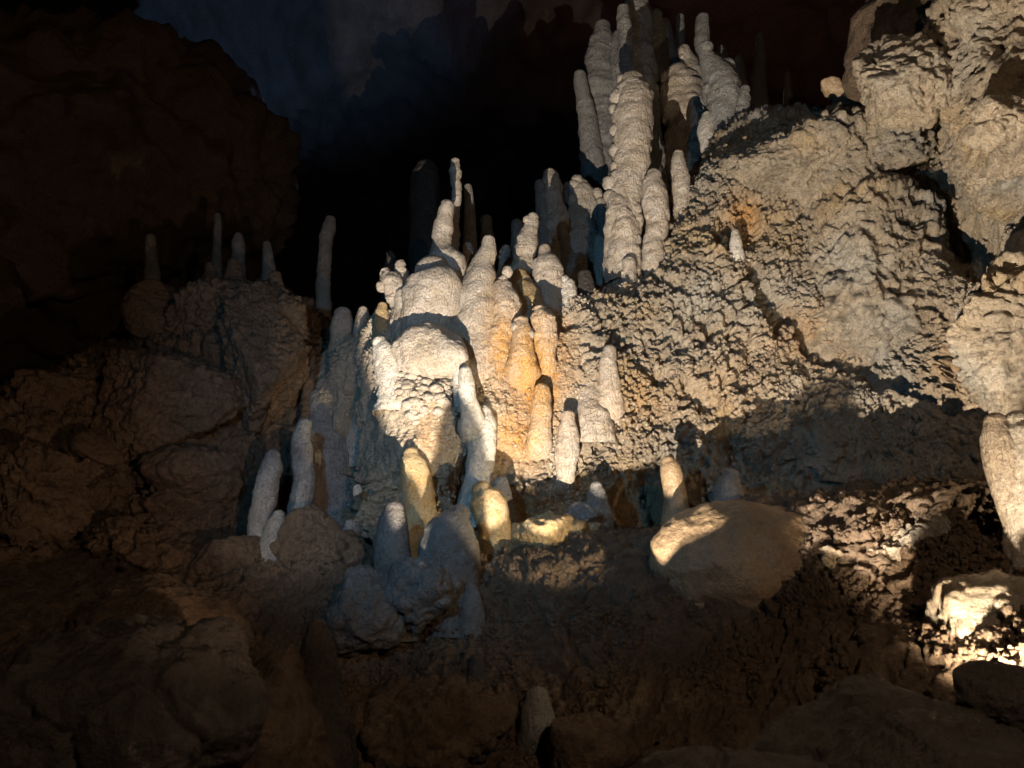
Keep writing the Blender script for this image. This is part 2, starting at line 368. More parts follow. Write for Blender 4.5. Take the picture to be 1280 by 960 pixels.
def floor_relief(p):
    px, py, _ = project(p)
    T = sstep(860, 1000, px) * sstep(850, 780, py)
    return r_rock(p, 1.1) * (1 - 0.3 * T) + 0.45 * r_rough(p) * T + 0.35 * r_popcorn(p) * T + 0.05 * fbm(p * 2.2, 3) + (1 - T) * 0.35 * r_popcorn(p)
floor, FG, FN = sheet('cave_floor', floor_rows, 270, 560, floor_relief, M['brown'], None, [.1, .7, 1, 1, .7, .3, .12], [.2, .5, .8, 1, 1, .9, .9, .9, .9, 1.1, 1.1, 1.1, 1.1, .9, .3])

# ---- left slope, receding into the dark
LX = [-500, -250, -60, 60, 150, 230, 300, 360, 420, 500]
def lrow(ys, ds): return [(x, y, d) for x, y, d in zip(LX, ys, ds)]
left_rows = [
    lrow([900] * 10, [3.5, 3.7, 3.8, 3.9, 4.0, 4.1, 4.2, 4.3, 4.4, 4.8]),
    lrow([720, 720, 720, 720, 715, 710, 710, 710, 710, 700], [4.0, 4.0, 4.1, 4.1, 4.2, 4.2, 4.3, 4.4, 4.6, 5.0]),
    lrow([560, 560, 570, 580, 590, 600, 610, 610, 600, 590], [4.1, 4.1, 4.2, 4.3, 4.4, 4.4, 4.55, 4.7, 5.0, 5.4]),
    lrow([520, 520, 520, 510, 490, 480, 480, 500, 520, 520], [4.4, 4.4, 4.5, 4.6, 4.65, 4.7, 4.85, 5.0, 5.35, 5.8]),
    lrow([520, 520, 510, 490, 440, 400, 390, 400, 430, 460], [5.0, 5.0, 5.1, 5.2, 5.2, 5.25, 5.25, 5.4, 5.8, 6.3]),
    lrow([530, 530, 520, 495, 445, 400, 385, 395, 430, 460], [6.5, 6.5, 6.5, 6.5, 6.4, 6.4, 6.4, 6.5, 6.8, 7.2]),
    lrow([600] * 10, [8.5] * 10),
]
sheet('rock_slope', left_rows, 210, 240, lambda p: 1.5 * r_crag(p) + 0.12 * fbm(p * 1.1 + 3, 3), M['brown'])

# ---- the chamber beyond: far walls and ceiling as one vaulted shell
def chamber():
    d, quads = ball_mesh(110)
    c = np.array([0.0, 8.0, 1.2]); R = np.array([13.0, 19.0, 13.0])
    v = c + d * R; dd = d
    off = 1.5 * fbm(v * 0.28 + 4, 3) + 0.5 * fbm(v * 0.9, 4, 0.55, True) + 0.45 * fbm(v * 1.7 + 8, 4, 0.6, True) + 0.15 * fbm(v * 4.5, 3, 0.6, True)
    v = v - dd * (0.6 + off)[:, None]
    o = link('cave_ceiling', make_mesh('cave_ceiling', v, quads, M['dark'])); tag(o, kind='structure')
chamber()

# ------------------------------------------------------------------ where the ground is, for standing things on it
_dep = np.full((300, 420), 99.0)
def _reg(g):
    v = g.reshape(-1, 3); px, py, z = project(v)
    i = ((py + 100) / 4).astype(int); j = ((px + 200) / 4).astype(int)
    ok = (z > 0.5) & (i >= 0) & (i < 300) & (j >= 0) & (j < 420)
    np.minimum.at(_dep, (i[ok], j[ok]), z[ok])
_reg(WG); _reg(FG)
def ground(px, py):
    i = int((py + 100) / 4); j = int((px + 200) / 4)
    s = _dep[max(i - 1, 0):i + 2, max(j - 1, 0):j + 2]; s = s[s < 90]
    return float(np.median(s)) if len(s) else 4.5

def fwd_y(px, py, d): return P(px, py, d)[1]
def depth_for_y(py, y): return y / (FW[1] + (480 - py) / FPX * UP[1])

# ------------------------------------------------------------------ stalagmites
BASES = []
def stal(label, mat, pts, d=None, name='stalagmite', cat='stalagmite', group=None, rough=1.0, lean=0.0, knobs=(), sink=0.10, seed=None, tip=True, dz=0.0):
    """pts: bottom to top, (px, py, radius in px); knobs: (px, py, r) side lumps as parts"""
    x0, y0, r0 = pts[0]
    onwall = d is None
    if d is None: d = ground(x0, y0) - 0.3 * r0 * 4.5 / FPX
    d += dz
    yb = fwd_y(x0, y0, d); H = max(1.0, y0 - pts[-1][1])
    ctrl = []; rad = []
    for (x, y, r) in pts:
        dd = depth_for_y(y, yb + lean * (y0 - y) / H)
        ctrl.append(P(x, y, dd)); rad.append(r * dd / FPX)
    ctrl = np.array(ctrl); rad = np.array(rad)
    origin = ctrl[0].copy()
    BASES.append((origin, rad[0]))
    if onwall:
        a0 = ctrl[0] + [0, 0.45 * rad[0], 0]
        low = np.array([ctrl[0] + [0, 3.0 * rad[0], -1.6 * rad[0]], ctrl[0] + [0, 1.4 * rad[0], -.7 * rad[0]], a0])
        ctrl = np.vstack([low, ctrl[1:]]); rad = np.concatenate([[rad[0] * 1.3, rad[0] * 1.3, rad[0] * 1.12], rad[1:]])
    elif sink:
        ctrl = np.vstack([ctrl[0] - [0, 0, sink + .06], ctrl[0] - [0, 0, .25 * rad[0]], ctrl[1:]]); rad = np.concatenate([[rad[0] * 1.4, rad[0] * 1.2], rad[1:]])
    Hpx = H + sink * FPX / d
    nr = int(np.clip(Hpx * 0.52, 14, 160)); rmax = max(p[2] for p in pts)
    ns = int(np.clip(rmax * 2.3, 16, 72))
    # arc length spaced samples
    cc = cr(ctrl, len(ctrl) * 12); rr = cr(rad[:, None], len(ctrl) * 12)[:, 0]
    s = np.concatenate([[0], np.cumsum(np.linalg.norm(np.diff(cc, axis=0), axis=1))]); t = np.linspace(0, s[-1], nr)
    cx = np.stack([np.interp(t, s, cc[:, k]) for k in range(3)], 1); rx = np.interp(t, s, rr)
    if tip:                                          # rounded end
        a = np.linspace(0, math.pi / 2, 9)[1:]
        dirn = cx[-1] - cx[-4]; dirn /= np.linalg.norm(dirn) + 1e-9
        cx = np.vstack([cx, cx[-1] + dirn * (rx[-1] * 0.95 * np.sin(a))[:, None]]); rx = np.concatenate([rx, rx[-1] * np.cos(a) + 1e-4])
    th = np.linspace(0, 2 * math.pi, ns, endpoint=False)
    T = np.gradient(cx, axis=0); T /= np.linalg.norm(T, axis=1)[:, None] + 1e-9
    X = np.cross(T, [0, 1, 0]); X /= np.linalg.norm(X, axis=1)[:, None]; Y = np.cross(T, X)
    nd = X[:, None, :] * np.cos(th)[None, :, None] + Y[:, None, :] * np.sin(th)[None, :, None]
    v = cx[:, None, :] + nd * rx[:, None, None]
    rm = float(np.median(rx[: -8] if tip else rx))
    q = (v.reshape(-1, 3) + (seed or (x0 * 0.37 + y0 * 0.11))).astype(np.float32)
    fr = np.repeat(rx, ns)
    up = np.repeat(t if not tip else np.concatenate([t, np.full(len(cx) - len(t), t[-1])]), ns) / max(t[-1], 1e-6)
    off = 0.40 * fbm(q / (rm * 2.3), 3) + 0.20 * fbm(q / (rm * 0.9) + 9, 3)
    wz = q + (rm * 0.5 * fbm(q / (rm * 1.2), 2))[:, None]
    led = fbm(wz * np.array([.35, .35, 1.15], np.float32) / (rm * 1.0) + 40, 3, .55, True)
    fl = fbm(wz * np.array([2.6, 2.6, .30], np.float32) / rm + 70, 2, .5, True)
    gg = np.random.default_rng(int(x0 * 7 + y0)); kl, kf, kn, kb = gg.uniform(.04, .17), gg.uniform(.08, .26), gg.uniform(.08, .28), gg.uniform(.3, .55)
    c1, _ = worley(wz / (rm * gg.uniform(.36, .6))); amp = sstep(-0.3, 0.3, perlin(q / (rm * 3) + 40))
    off = off + kl * led * sstep(.1, .4, up) + kf * fl * (1.15 - up) + kn * (0.6 - c1) * amp
    off = off * rough
    off = off * np.minimum(fr, rm * 1.4) + (0.5 + rough) * 0.0022 * fbm(q * 90, 2)
    v = v.reshape(-1, 3) + nd.reshape(-1, 3) * off[:, None]
    quads = grid_quads(len(cx), ns, True)
    me = make_mesh(name, v, quads, M[mat], origin, {'stain': wall_stain(v.astype(np.float32)) } if mat == 'cream' else None)
    o = link(name, me, origin); tag(o, label, cat, group)
    if group == G_MID and rough >= .8 or group == G_TALL and rough >= .75:
        for q_ in range(5):
            yy = gg.uniform(pts[-1][1], y0 - .35 * H); sd = gg.choice([-1, 1]); xi = np.interp(-yy, [-p[1] for p in pts], [p[0] for p in pts]); ri = np.interp(-yy, [-p[1] for p in pts], [p[2] for p in pts])
            knobs = list(knobs) + [(xi + sd * ri * gg.uniform(.45, .95), yy, gg.uniform(.22, .42) * rmax)]
    for (kx, ky, kr) in knobs:
        dd = depth_for_y(ky, yb) - 0.25 * rm
        knob(o, P(kx, ky, dd), kr * dd / FPX, mat, origin)
    return o

_ball = None
KV, KQ = ball_mesh(6)
def knob(parent, c, r, mat, origin, name='knob', squash=(1, 1, 1.15)):
    q = (KV * 1.1 + c * 13).astype(np.float32)
    v = KV * (1 + 0.28 * fbm(q, 3))[:, None] * r * np.array(squash)
    me = make_mesh(name, v, KQ, M[mat])
    return link(name, me, Vector(c - origin), parent)

# ------------------------------------------------------------------ boulders
def rock(label, mat, c, r, relief=r_rock, k=1.0, planes=14, soft=0.25, rot=0.0, name='boulder', cat='boulder', group=None, n=None, depth=1.0, seed=1, kind=None, dens=0.62, lump=1.0):
    """c: (px, py, d) of the centre, r: half width and half height in px; depth: third half size / mean of the two"""
    d = c[2]; cen = P(*c); rx, rz = r[0] * d / FPX, r[1] * d / FPX; ry = depth * (rx + rz) / 2
    n = n or int(np.clip(max(r) * dens * .66 + 14 * (c[2] > 2.6), 14, 78))
    D, Q = ball_mesh(n)
    g = np.random.default_rng(seed); N = g.normal(size=(planes, 3)); N /= np.linalg.norm(N, axis=1)[:, None]; h = g.uniform(0.62 if soft > .06 else 0.48, 1.0, planes)
    rad = np.full(len(D), 1.12)
    for i in range(planes):
        dn = D @ N[i]; x = np.where(dn > 1e-3, h[i] / np.maximum(dn, 1e-3), 9)
        t = np.clip(0.5 + 0.5 * (rad - x) / soft, 0, 1)       # smooth minimum
        rad = rad * (1 - t) + x * t - soft * t * (1 - t)
    v = D * rad[:, None] * np.array([rx, ry, rz]) * 1.05
    ca, sa = math.cos(rot), math.sin(rot)
    v = np.stack([v[:, 0] * ca - v[:, 2] * sa, v[:, 1], v[:, 0] * sa + v[:, 2] * ca], 1) + cen
    nn = D / np.array([rx, ry, rz]); nn /= np.linalg.norm(nn, axis=1)[:, None]
    nn = np.stack([nn[:, 0] * ca - nn[:, 2] * sa, nn[:, 1], nn[:, 0] * sa + nn[:, 2] * ca], 1)
    vs = (v + seed * 1.7).astype(np.float32); sz = (rx + rz) / 2
    v = v + nn * (relief(vs, k) + sz * lump * (0.22 * fbm(vs / (sz * 1.1), 3) + 0.10 * fbm(vs / (sz * .45) + 5, 3, .55, True)))[:, None]
    origin = np.array([cen[0], cen[1], v[:, 2].min()])
    me = make_mesh(name, v, Q, M[mat], origin)
    o = link(name, me, origin)
    return tag(o, label, cat, group, kind)

G_TALL = 'tall stalagmites crowning the formation'
G_MID = 'knobby stalagmites on the upper terrace'
G_FLOW = 'draped columns of the central flowstone'
G_WALLS = 'stalagmites growing out of the lit slope'
G_LEDGE = 'stalagmites along the lower ledge'
G_FAR = 'dim stalagmites in the dark on the left'
G_DARK = 'shadowed stumps at the foot of the slope'

# ---- crown of tall columns, back of the terrace
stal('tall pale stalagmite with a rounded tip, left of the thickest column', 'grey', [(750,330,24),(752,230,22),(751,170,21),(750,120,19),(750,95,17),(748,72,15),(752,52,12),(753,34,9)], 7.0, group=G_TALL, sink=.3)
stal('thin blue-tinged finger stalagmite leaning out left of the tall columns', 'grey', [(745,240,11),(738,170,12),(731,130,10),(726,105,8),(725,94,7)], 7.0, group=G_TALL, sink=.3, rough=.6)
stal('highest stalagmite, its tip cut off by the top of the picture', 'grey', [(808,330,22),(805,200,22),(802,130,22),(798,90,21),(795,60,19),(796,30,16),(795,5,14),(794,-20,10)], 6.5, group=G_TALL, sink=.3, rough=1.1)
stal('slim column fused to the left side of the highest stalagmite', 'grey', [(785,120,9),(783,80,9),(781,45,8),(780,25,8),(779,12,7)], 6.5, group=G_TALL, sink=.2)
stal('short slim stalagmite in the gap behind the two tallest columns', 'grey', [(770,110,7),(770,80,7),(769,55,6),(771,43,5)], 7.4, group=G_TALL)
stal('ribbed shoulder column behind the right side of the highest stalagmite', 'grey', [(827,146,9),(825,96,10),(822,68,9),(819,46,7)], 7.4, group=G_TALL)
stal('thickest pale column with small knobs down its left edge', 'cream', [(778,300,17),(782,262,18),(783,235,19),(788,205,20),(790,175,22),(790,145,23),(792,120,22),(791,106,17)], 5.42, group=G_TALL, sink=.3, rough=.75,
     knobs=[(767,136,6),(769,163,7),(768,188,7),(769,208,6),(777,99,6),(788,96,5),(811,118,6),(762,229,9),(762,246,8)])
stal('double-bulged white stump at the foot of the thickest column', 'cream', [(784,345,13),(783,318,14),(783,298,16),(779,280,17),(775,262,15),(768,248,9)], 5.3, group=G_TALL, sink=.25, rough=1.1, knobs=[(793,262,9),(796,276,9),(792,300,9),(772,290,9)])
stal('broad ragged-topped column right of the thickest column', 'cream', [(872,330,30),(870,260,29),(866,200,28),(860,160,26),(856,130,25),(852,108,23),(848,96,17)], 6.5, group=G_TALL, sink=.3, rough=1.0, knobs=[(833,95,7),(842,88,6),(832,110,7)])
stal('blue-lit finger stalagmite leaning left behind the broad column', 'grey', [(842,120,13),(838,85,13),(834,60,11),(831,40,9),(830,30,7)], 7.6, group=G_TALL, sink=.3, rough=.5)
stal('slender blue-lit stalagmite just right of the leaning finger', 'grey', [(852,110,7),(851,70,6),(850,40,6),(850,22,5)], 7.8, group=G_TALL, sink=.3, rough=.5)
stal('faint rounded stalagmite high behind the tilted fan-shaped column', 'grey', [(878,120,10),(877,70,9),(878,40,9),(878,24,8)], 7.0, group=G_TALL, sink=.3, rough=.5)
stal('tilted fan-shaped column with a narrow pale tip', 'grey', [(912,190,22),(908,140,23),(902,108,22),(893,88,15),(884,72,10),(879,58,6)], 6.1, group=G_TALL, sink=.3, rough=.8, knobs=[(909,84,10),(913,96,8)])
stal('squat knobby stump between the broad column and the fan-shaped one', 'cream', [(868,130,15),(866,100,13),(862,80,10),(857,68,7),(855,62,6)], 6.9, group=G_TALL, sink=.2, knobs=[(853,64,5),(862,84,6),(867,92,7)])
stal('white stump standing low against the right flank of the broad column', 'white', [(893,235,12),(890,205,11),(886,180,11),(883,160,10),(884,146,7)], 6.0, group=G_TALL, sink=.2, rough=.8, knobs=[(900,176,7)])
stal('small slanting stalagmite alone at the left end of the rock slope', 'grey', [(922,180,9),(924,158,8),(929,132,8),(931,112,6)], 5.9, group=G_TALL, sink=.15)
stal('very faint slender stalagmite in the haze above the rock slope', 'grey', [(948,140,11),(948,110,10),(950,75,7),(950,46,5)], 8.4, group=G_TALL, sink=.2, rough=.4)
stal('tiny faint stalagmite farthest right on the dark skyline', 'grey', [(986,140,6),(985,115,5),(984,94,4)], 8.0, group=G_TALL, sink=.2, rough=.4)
stal('tall smooth stalagmite with a bluish tip in front of the broad column', 'cream', [(822,350,11),(818,325,14),(818,300,13),(822,278,14),(820,252,15),(817,232,12),(817,218,8)], 5.2, group=G_TALL, sink=.2, rough=.8)
stal('straight pencil-like stalagmite right of the smooth blue-tipped one', 'cream', [(857,320,10),(856,295,10),(854,260,13),(851,225,11),(848,205,9),(848,193,6)], 5.4, group=G_TALL, sink=.2, rough=.6)
stal('short thin stalagmite where the terrace meets the rock slope', 'cream', [(878,306,7),(878,276,6),(879,248,5),(880,230,4)], 5.3, group=G_TALL, sink=.2)
stal('little grey stalagmite beside the rusty hollow in the slope', 'white', [(921,318,9),(920,303,7),(919,290,4)], group=G_WALLS, dz=-.05)

# ---- middle terrace
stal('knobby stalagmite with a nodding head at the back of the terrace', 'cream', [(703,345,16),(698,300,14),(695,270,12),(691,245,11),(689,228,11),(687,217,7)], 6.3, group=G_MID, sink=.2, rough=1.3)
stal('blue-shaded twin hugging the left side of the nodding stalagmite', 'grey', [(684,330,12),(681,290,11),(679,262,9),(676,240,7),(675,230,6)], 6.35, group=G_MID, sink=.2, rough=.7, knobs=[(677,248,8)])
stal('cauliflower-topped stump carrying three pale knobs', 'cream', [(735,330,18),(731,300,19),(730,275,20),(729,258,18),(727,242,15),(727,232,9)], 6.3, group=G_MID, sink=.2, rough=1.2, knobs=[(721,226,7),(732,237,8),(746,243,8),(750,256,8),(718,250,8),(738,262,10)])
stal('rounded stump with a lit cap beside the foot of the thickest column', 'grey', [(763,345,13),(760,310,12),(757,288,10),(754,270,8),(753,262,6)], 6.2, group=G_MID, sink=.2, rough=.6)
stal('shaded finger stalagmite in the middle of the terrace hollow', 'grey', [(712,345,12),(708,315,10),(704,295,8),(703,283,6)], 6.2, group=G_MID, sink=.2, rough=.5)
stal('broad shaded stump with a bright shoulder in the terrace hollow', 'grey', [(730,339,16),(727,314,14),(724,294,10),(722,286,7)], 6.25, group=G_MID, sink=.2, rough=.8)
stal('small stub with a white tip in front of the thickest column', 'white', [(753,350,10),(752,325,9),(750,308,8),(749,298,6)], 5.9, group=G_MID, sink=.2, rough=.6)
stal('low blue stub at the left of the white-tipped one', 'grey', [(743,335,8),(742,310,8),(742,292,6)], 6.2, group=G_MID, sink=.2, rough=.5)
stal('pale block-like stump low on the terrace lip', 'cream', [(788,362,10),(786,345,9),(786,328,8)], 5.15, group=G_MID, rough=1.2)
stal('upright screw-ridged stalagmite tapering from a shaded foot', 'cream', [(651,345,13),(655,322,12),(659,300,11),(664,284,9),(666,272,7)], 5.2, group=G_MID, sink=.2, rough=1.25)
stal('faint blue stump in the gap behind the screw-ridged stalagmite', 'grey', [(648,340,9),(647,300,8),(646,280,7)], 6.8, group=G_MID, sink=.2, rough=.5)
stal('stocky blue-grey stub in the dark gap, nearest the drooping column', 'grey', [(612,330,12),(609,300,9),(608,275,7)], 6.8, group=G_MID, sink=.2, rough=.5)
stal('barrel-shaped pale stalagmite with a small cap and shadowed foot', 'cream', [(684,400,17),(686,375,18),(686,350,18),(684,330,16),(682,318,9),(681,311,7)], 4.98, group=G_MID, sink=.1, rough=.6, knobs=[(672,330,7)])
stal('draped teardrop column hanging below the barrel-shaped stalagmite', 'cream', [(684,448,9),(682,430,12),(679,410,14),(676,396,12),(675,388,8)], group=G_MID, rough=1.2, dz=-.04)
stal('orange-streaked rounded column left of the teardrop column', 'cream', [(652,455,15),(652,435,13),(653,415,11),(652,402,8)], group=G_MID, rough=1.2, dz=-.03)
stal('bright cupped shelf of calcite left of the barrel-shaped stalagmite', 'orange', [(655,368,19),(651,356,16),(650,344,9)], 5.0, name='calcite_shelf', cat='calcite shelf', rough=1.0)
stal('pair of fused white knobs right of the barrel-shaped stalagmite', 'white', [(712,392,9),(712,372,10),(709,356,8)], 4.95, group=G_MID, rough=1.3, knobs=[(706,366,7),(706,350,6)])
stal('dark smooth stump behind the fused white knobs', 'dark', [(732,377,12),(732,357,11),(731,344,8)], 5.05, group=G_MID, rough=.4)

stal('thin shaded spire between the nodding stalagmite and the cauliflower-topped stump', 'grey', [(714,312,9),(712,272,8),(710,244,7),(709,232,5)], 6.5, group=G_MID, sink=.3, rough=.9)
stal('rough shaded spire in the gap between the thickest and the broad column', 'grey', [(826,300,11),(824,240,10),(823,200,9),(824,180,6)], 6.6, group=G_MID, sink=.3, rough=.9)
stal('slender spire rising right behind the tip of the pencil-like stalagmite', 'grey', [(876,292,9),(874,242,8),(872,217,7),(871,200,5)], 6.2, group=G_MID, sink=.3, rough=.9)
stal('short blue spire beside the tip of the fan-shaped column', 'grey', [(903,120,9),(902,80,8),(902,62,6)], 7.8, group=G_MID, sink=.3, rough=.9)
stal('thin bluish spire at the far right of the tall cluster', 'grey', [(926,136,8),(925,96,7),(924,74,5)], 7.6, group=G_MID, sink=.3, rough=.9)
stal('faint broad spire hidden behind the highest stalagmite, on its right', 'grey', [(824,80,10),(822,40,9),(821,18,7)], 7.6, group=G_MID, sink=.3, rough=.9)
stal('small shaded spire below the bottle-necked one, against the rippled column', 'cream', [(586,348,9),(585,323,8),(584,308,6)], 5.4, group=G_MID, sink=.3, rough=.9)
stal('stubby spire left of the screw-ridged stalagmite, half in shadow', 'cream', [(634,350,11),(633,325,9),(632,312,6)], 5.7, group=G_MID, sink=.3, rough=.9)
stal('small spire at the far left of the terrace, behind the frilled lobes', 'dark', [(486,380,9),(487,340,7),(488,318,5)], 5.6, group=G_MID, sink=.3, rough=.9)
# ---- central flowstone
stal('bottle-necked stalagmite crowning the left bulge of the flowstone', 'cream', [(566,350,18),(562,335,20),(556,322,18),(553,304,12),(553,285,12),(556,268,10),(559,257,8)], 4.95, group=G_FLOW, sink=.2, rough=.9)
stal('thick rounded flowstone bulge below the bottle-necked stalagmite', 'cream', [(520,450,24),(525,425,28),(534,400,33),(541,375,37),(543,352,34),(541,340,22)], 4.68, name='flowstone_bulge', cat='flowstone', group=G_FLOW, sink=.2, rough=.55)
stal('tall column widening into rippled curtains right of the left bulge', 'cream', [(600,475,28),(600,440,31),(598,410,31),(597,380,27),(600,352,22),(603,332,14),(609,315,11),(611,301,8)], 4.68, group=G_FLOW, sink=.2, rough=.8)
stal('narrow fluted curtain edge right of the rippled column', 'cream', [(620,460,12),(624,430,16),(630,400,18),(632,378,18),(628,360,12)], 4.62, name='flowstone_curtain', cat='flowstone', group=G_FLOW, sink=.1, rough=1.0, knobs=[(634,340,7),(629,350,6)])
stal('small rounded knob column at the left foot of the bulge', 'cream', [(507,420,14),(506,400,12),(504,380,10),(503,368,8)], 4.72, group=G_FLOW, rough=.8)
stal('frilled tilted lobe on the upper left edge of the flowstone', 'cream', [(500,385,9),(494,365,11),(486,350,11),(482,341,7)], 4.82, name='flowstone_lobe', cat='flowstone', group=G_FLOW, rough=1.8, knobs=[(477,358,7),(490,372,8)])
stal('upright frilled lobe next to the dark gap', 'cream', [(508,385,7),(505,360,7),(502,342,7),(501,330,6)], 4.86, name='flowstone_lobe', cat='flowstone', group=G_FLOW, rough=1.6)
stal('short orange-brown stub on the flowstone left rim', 'orange', [(479,412,8),(477,395,8),(478,383,6)], 4.8, group=G_FLOW, rough=1.2)
stal('leaning pale pillar on the left corner of the flowstone', 'white', [(492,485,17),(487,462,17),(480,442,14),(475,428,9)], 4.45, group=G_FLOW, rough=.9, knobs=[(472,428,7)])
stal('slim thread-like stalagmite rising behind the bottle-necked one', 'cream', [(566,330,7),(567,290,6),(569,262,5),(571,240,5),(569,215,6),(569,202,5)], 5.5, group=G_FLOW, sink=.2, rough=1.4)
stal('dim round-tipped stub right of the thread-like stalagmite', 'grey', [(588,330,8),(587,270,7),(586,245,6),(585,234,5)], 5.9, group=G_FLOW, sink=.3, rough=.5)
stal('wide shadowy column standing in the dark behind the flowstone', 'dark', [(534,380,24),(534,320,22),(532,260,19),(532,225,17),(534,212,13)], 6.3, group=G_FLOW, sink=.3, rough=.5)

# ---- stalagmites on the lit slope
stal('long pale column running down the middle of the lit slope', 'cream', [(738,525,20),(737,500,17),(737,470,16),(734,440,14),(730,410,13),(725,390,12),(722,380,8)], group=G_WALLS, rough=.8, d=4.52, lean=.22)
stal('short column with a dark hole at its top, right of the long pale column', 'cream', [(762,505,15),(762,480,12),(760,455,11),(762,438,8)], group=G_WALLS, rough=.8, dz=-.02)
stal('flat-topped cylinder stalagmite on the orange flowstone', 'cream', [(675,548,13),(676,525,12),(677,505,12),(677,488,10)], group=G_WALLS, rough=.6, dz=-.05)
stal('pale stalagmite with an overhanging collar low on the slope', 'cream', [(708,598,9),(708,572,13),(709,555,13),(710,535,11),(710,520,8)], group=G_WALLS, rough=.8, dz=-.06)
stal('thick stalagmite with a glossy dome above the deep shadow', 'white', [(597,625,17),(599,590,16),(603,560,17),(604,535,17),(603,517,12)], group=G_WALLS, rough=.7, d=4.22)
stal('smooth white finger beside the flowstone dome', 'white', [(590,520,13),(585,500,11),(583,480,10),(582,465,8)], group=G_WALLS, rough=.5, dz=-.10)
stal('thinner twin behind the smooth white finger', 'white', [(576,500,8),(573,470,7),(573,452,6)], group=G_WALLS, rough=.5, dz=-.04)
stal('squat pale cone at the right end of the bright shelf', 'grey', [(747,645,14),(747,630,13),(746,616,11),(745,609,8)], group=G_WALLS, rough=.6, d=4.1)
stal('dark rounded stump in the shadow behind the yellow-topped column', 'grey', [(629,650,13),(628,625,12),(626,603,9)], group=G_WALLS, rough=.5, d=4.12)

# ---- along the ledge
stal('bright orange cylindrical stalagmite left of the cone-shaped ones', 'orange', [(532,690,19),(528,655,18),(524,625,18),(519,595,18),(515,577,15),(514,567,9)], 4.0, group=G_LEDGE, rough=.45)
stal('stout yellow-topped column bending over the bright shelf', 'orange', [(622,712,26),(619,685,21),(618,660,20),(612,638,22),(606,622,20),(602,613,13)], 3.86, group=G_LEDGE, rough=.6)
stal('shaded blue-lit smooth stalagmite standing before the orange one', 'shade_grey', [(492,755,26),(491,720,25),(490,690,22),(491,655,18),(493,637,12)], 3.5, group=G_LEDGE, rough=.35)
stal('blunt dark cone hiding the foot of the yellow-topped column', 'shade_grey', [(572,750,24),(565,722,34),(562,695,38),(564,670,34),(570,652,23),(575,642,12)], 3.5, group=G_LEDGE, rough=.35)
stal('small pale stump at the foot of the blunt dark cone', 'shade_grey', [(590,765,13),(589,748,13),(588,738,9)], 3.4, group=G_LEDGE, rough=.4)
stal('tall white-lit stalagmite on the brown mound, left of its twin', 'grey', [(322,712,18),(326,680,16),(326,650,14),(332,615,14),(339,585,13),(341,570,9)], 3.95, group=G_LEDGE, rough=.5)
stal('short grey stalagmite grown against the foot of the white-lit one', 'grey', [(338,712,20),(343,680,17),(347,655,12),(349,644,7)], 3.88, group=G_LEDGE, rough=.5)
stal('wavy brownish stalagmite standing right of the white-lit one', 'grey', [(371,672,15),(374,640,14),(379,605,13),(378,575,13),(377,550,11),(381,530,8)], 4.15, group=G_LEDGE, rough=.6)
stal('smooth tan finger stalagmite in front of the dark hollow', 'tan', [(846,662,18),(845,630,15),(841,600,14),(837,582,12),(835,577,8)], 3.95, group=G_LEDGE, rough=.35)
stal('banded stump with a pale cap right of the tan finger', 'grey', [(910,648,22),(911,628,19),(912,608,15),(914,594,9)], 3.9, group=G_LEDGE, rough=.5)
stal('huge white stalagmite cut by the right edge of the picture', 'white', [(1315,690,42),(1305,650,38),(1294,610,36),(1284,570,30),(1276,540,24),(1272,528,16)], 2.55, group=G_LEDGE, rough=.7)
stal('cream stalagmite fused to the left side of the huge white one', 'cream', [(1290,670,22),(1272,625,23),(1258,585,22),(1248,550,19),(1244,528,13)], 2.58, group=G_LEDGE, rough=.5)

# ---- left side, out of the beam
stal('shadowed twin-topped pillar left of the flowstone corner', 'cream', [(432,560,30),(430,500,24),(428,440,17),(428,405,14),(428,393,10)], 5.05, group=G_FAR, sink=.3, rough=.6)
stal('smooth finger pillar touching the shadowed twin-topped one', 'cream', [(452,520,16),(451,460,11),(450,425,9),(453,400,9),(454,388,6)], 4.95, group=G_FAR, sink=.3, rough=.5)
stal('lone lit-headed stalagmite far back in the dark', 'cream', [(403,480,10),(405,345,8),(407,310,8),(410,288,8),(413,275,6)], 7.2, group=G_FAR, sink=.3, rough=.9)
stal('faint rod-like stalagmite above the dim rocks', 'grey', [(270,350,6),(271,310,5),(272,285,5),(272,270,4)], 7.0, group=G_FAR, sink=.4, rough=.4)
stal('blurred egg-shaped stalagmite tip right of the faint rod', 'grey', [(298,350,7),(298,320,8),(298,305,8),(298,295,5)], 6.8, group=G_FAR, sink=.4, rough=.4)
stal('dim stub right of the egg-shaped tip', 'grey', [(336,350,8),(335,325,7),(334,306,5)], 6.7, group=G_FAR, sink=.4, rough=.4)
stal('hardly visible stub far left in the black', 'grey', [(190,350,8),(189,320,7),(188,298,6)], 7.0, group=G_FAR, sink=.4, rough=.4)
stal('crooked brown stalagmite at the top left of the dim rock pile', 'brown', [(258,385,10),(259,360,9),(263,340,7),(262,332,5)], 5.3, group=G_FAR, sink=.2, rough=1.3)
stal('brown peak-shaped stalagmite in the centre of the dim rock pile', 'brown', [(290,384,22),(292,359,13),(293,340,8),(292,328,5)], 5.2, group=G_FAR, sink=.2, rough=1.4)
stal('brown stub at the right of the dim rock pile', 'brown', [(346,388,11),(345,363,8),(344,344,6)], 5.2, group=G_FAR, sink=.2, rough=1.2)
stal('thin broken spike between the rock pile and the shadowed pillars', 'brown', [(386,520,9),(384,495,7),(388,460,6),(391,440,4)], 4.9, group=G_FAR, sink=.2, rough=1.0)
stal('fluted blue-green column beside the wavy brownish stalagmite', 'grey', [(410,650,34),(410,600,32),(408,550,27),(400,515,20),(396,498,13)], 4.75, group=G_FAR, sink=.2, rough=.8)

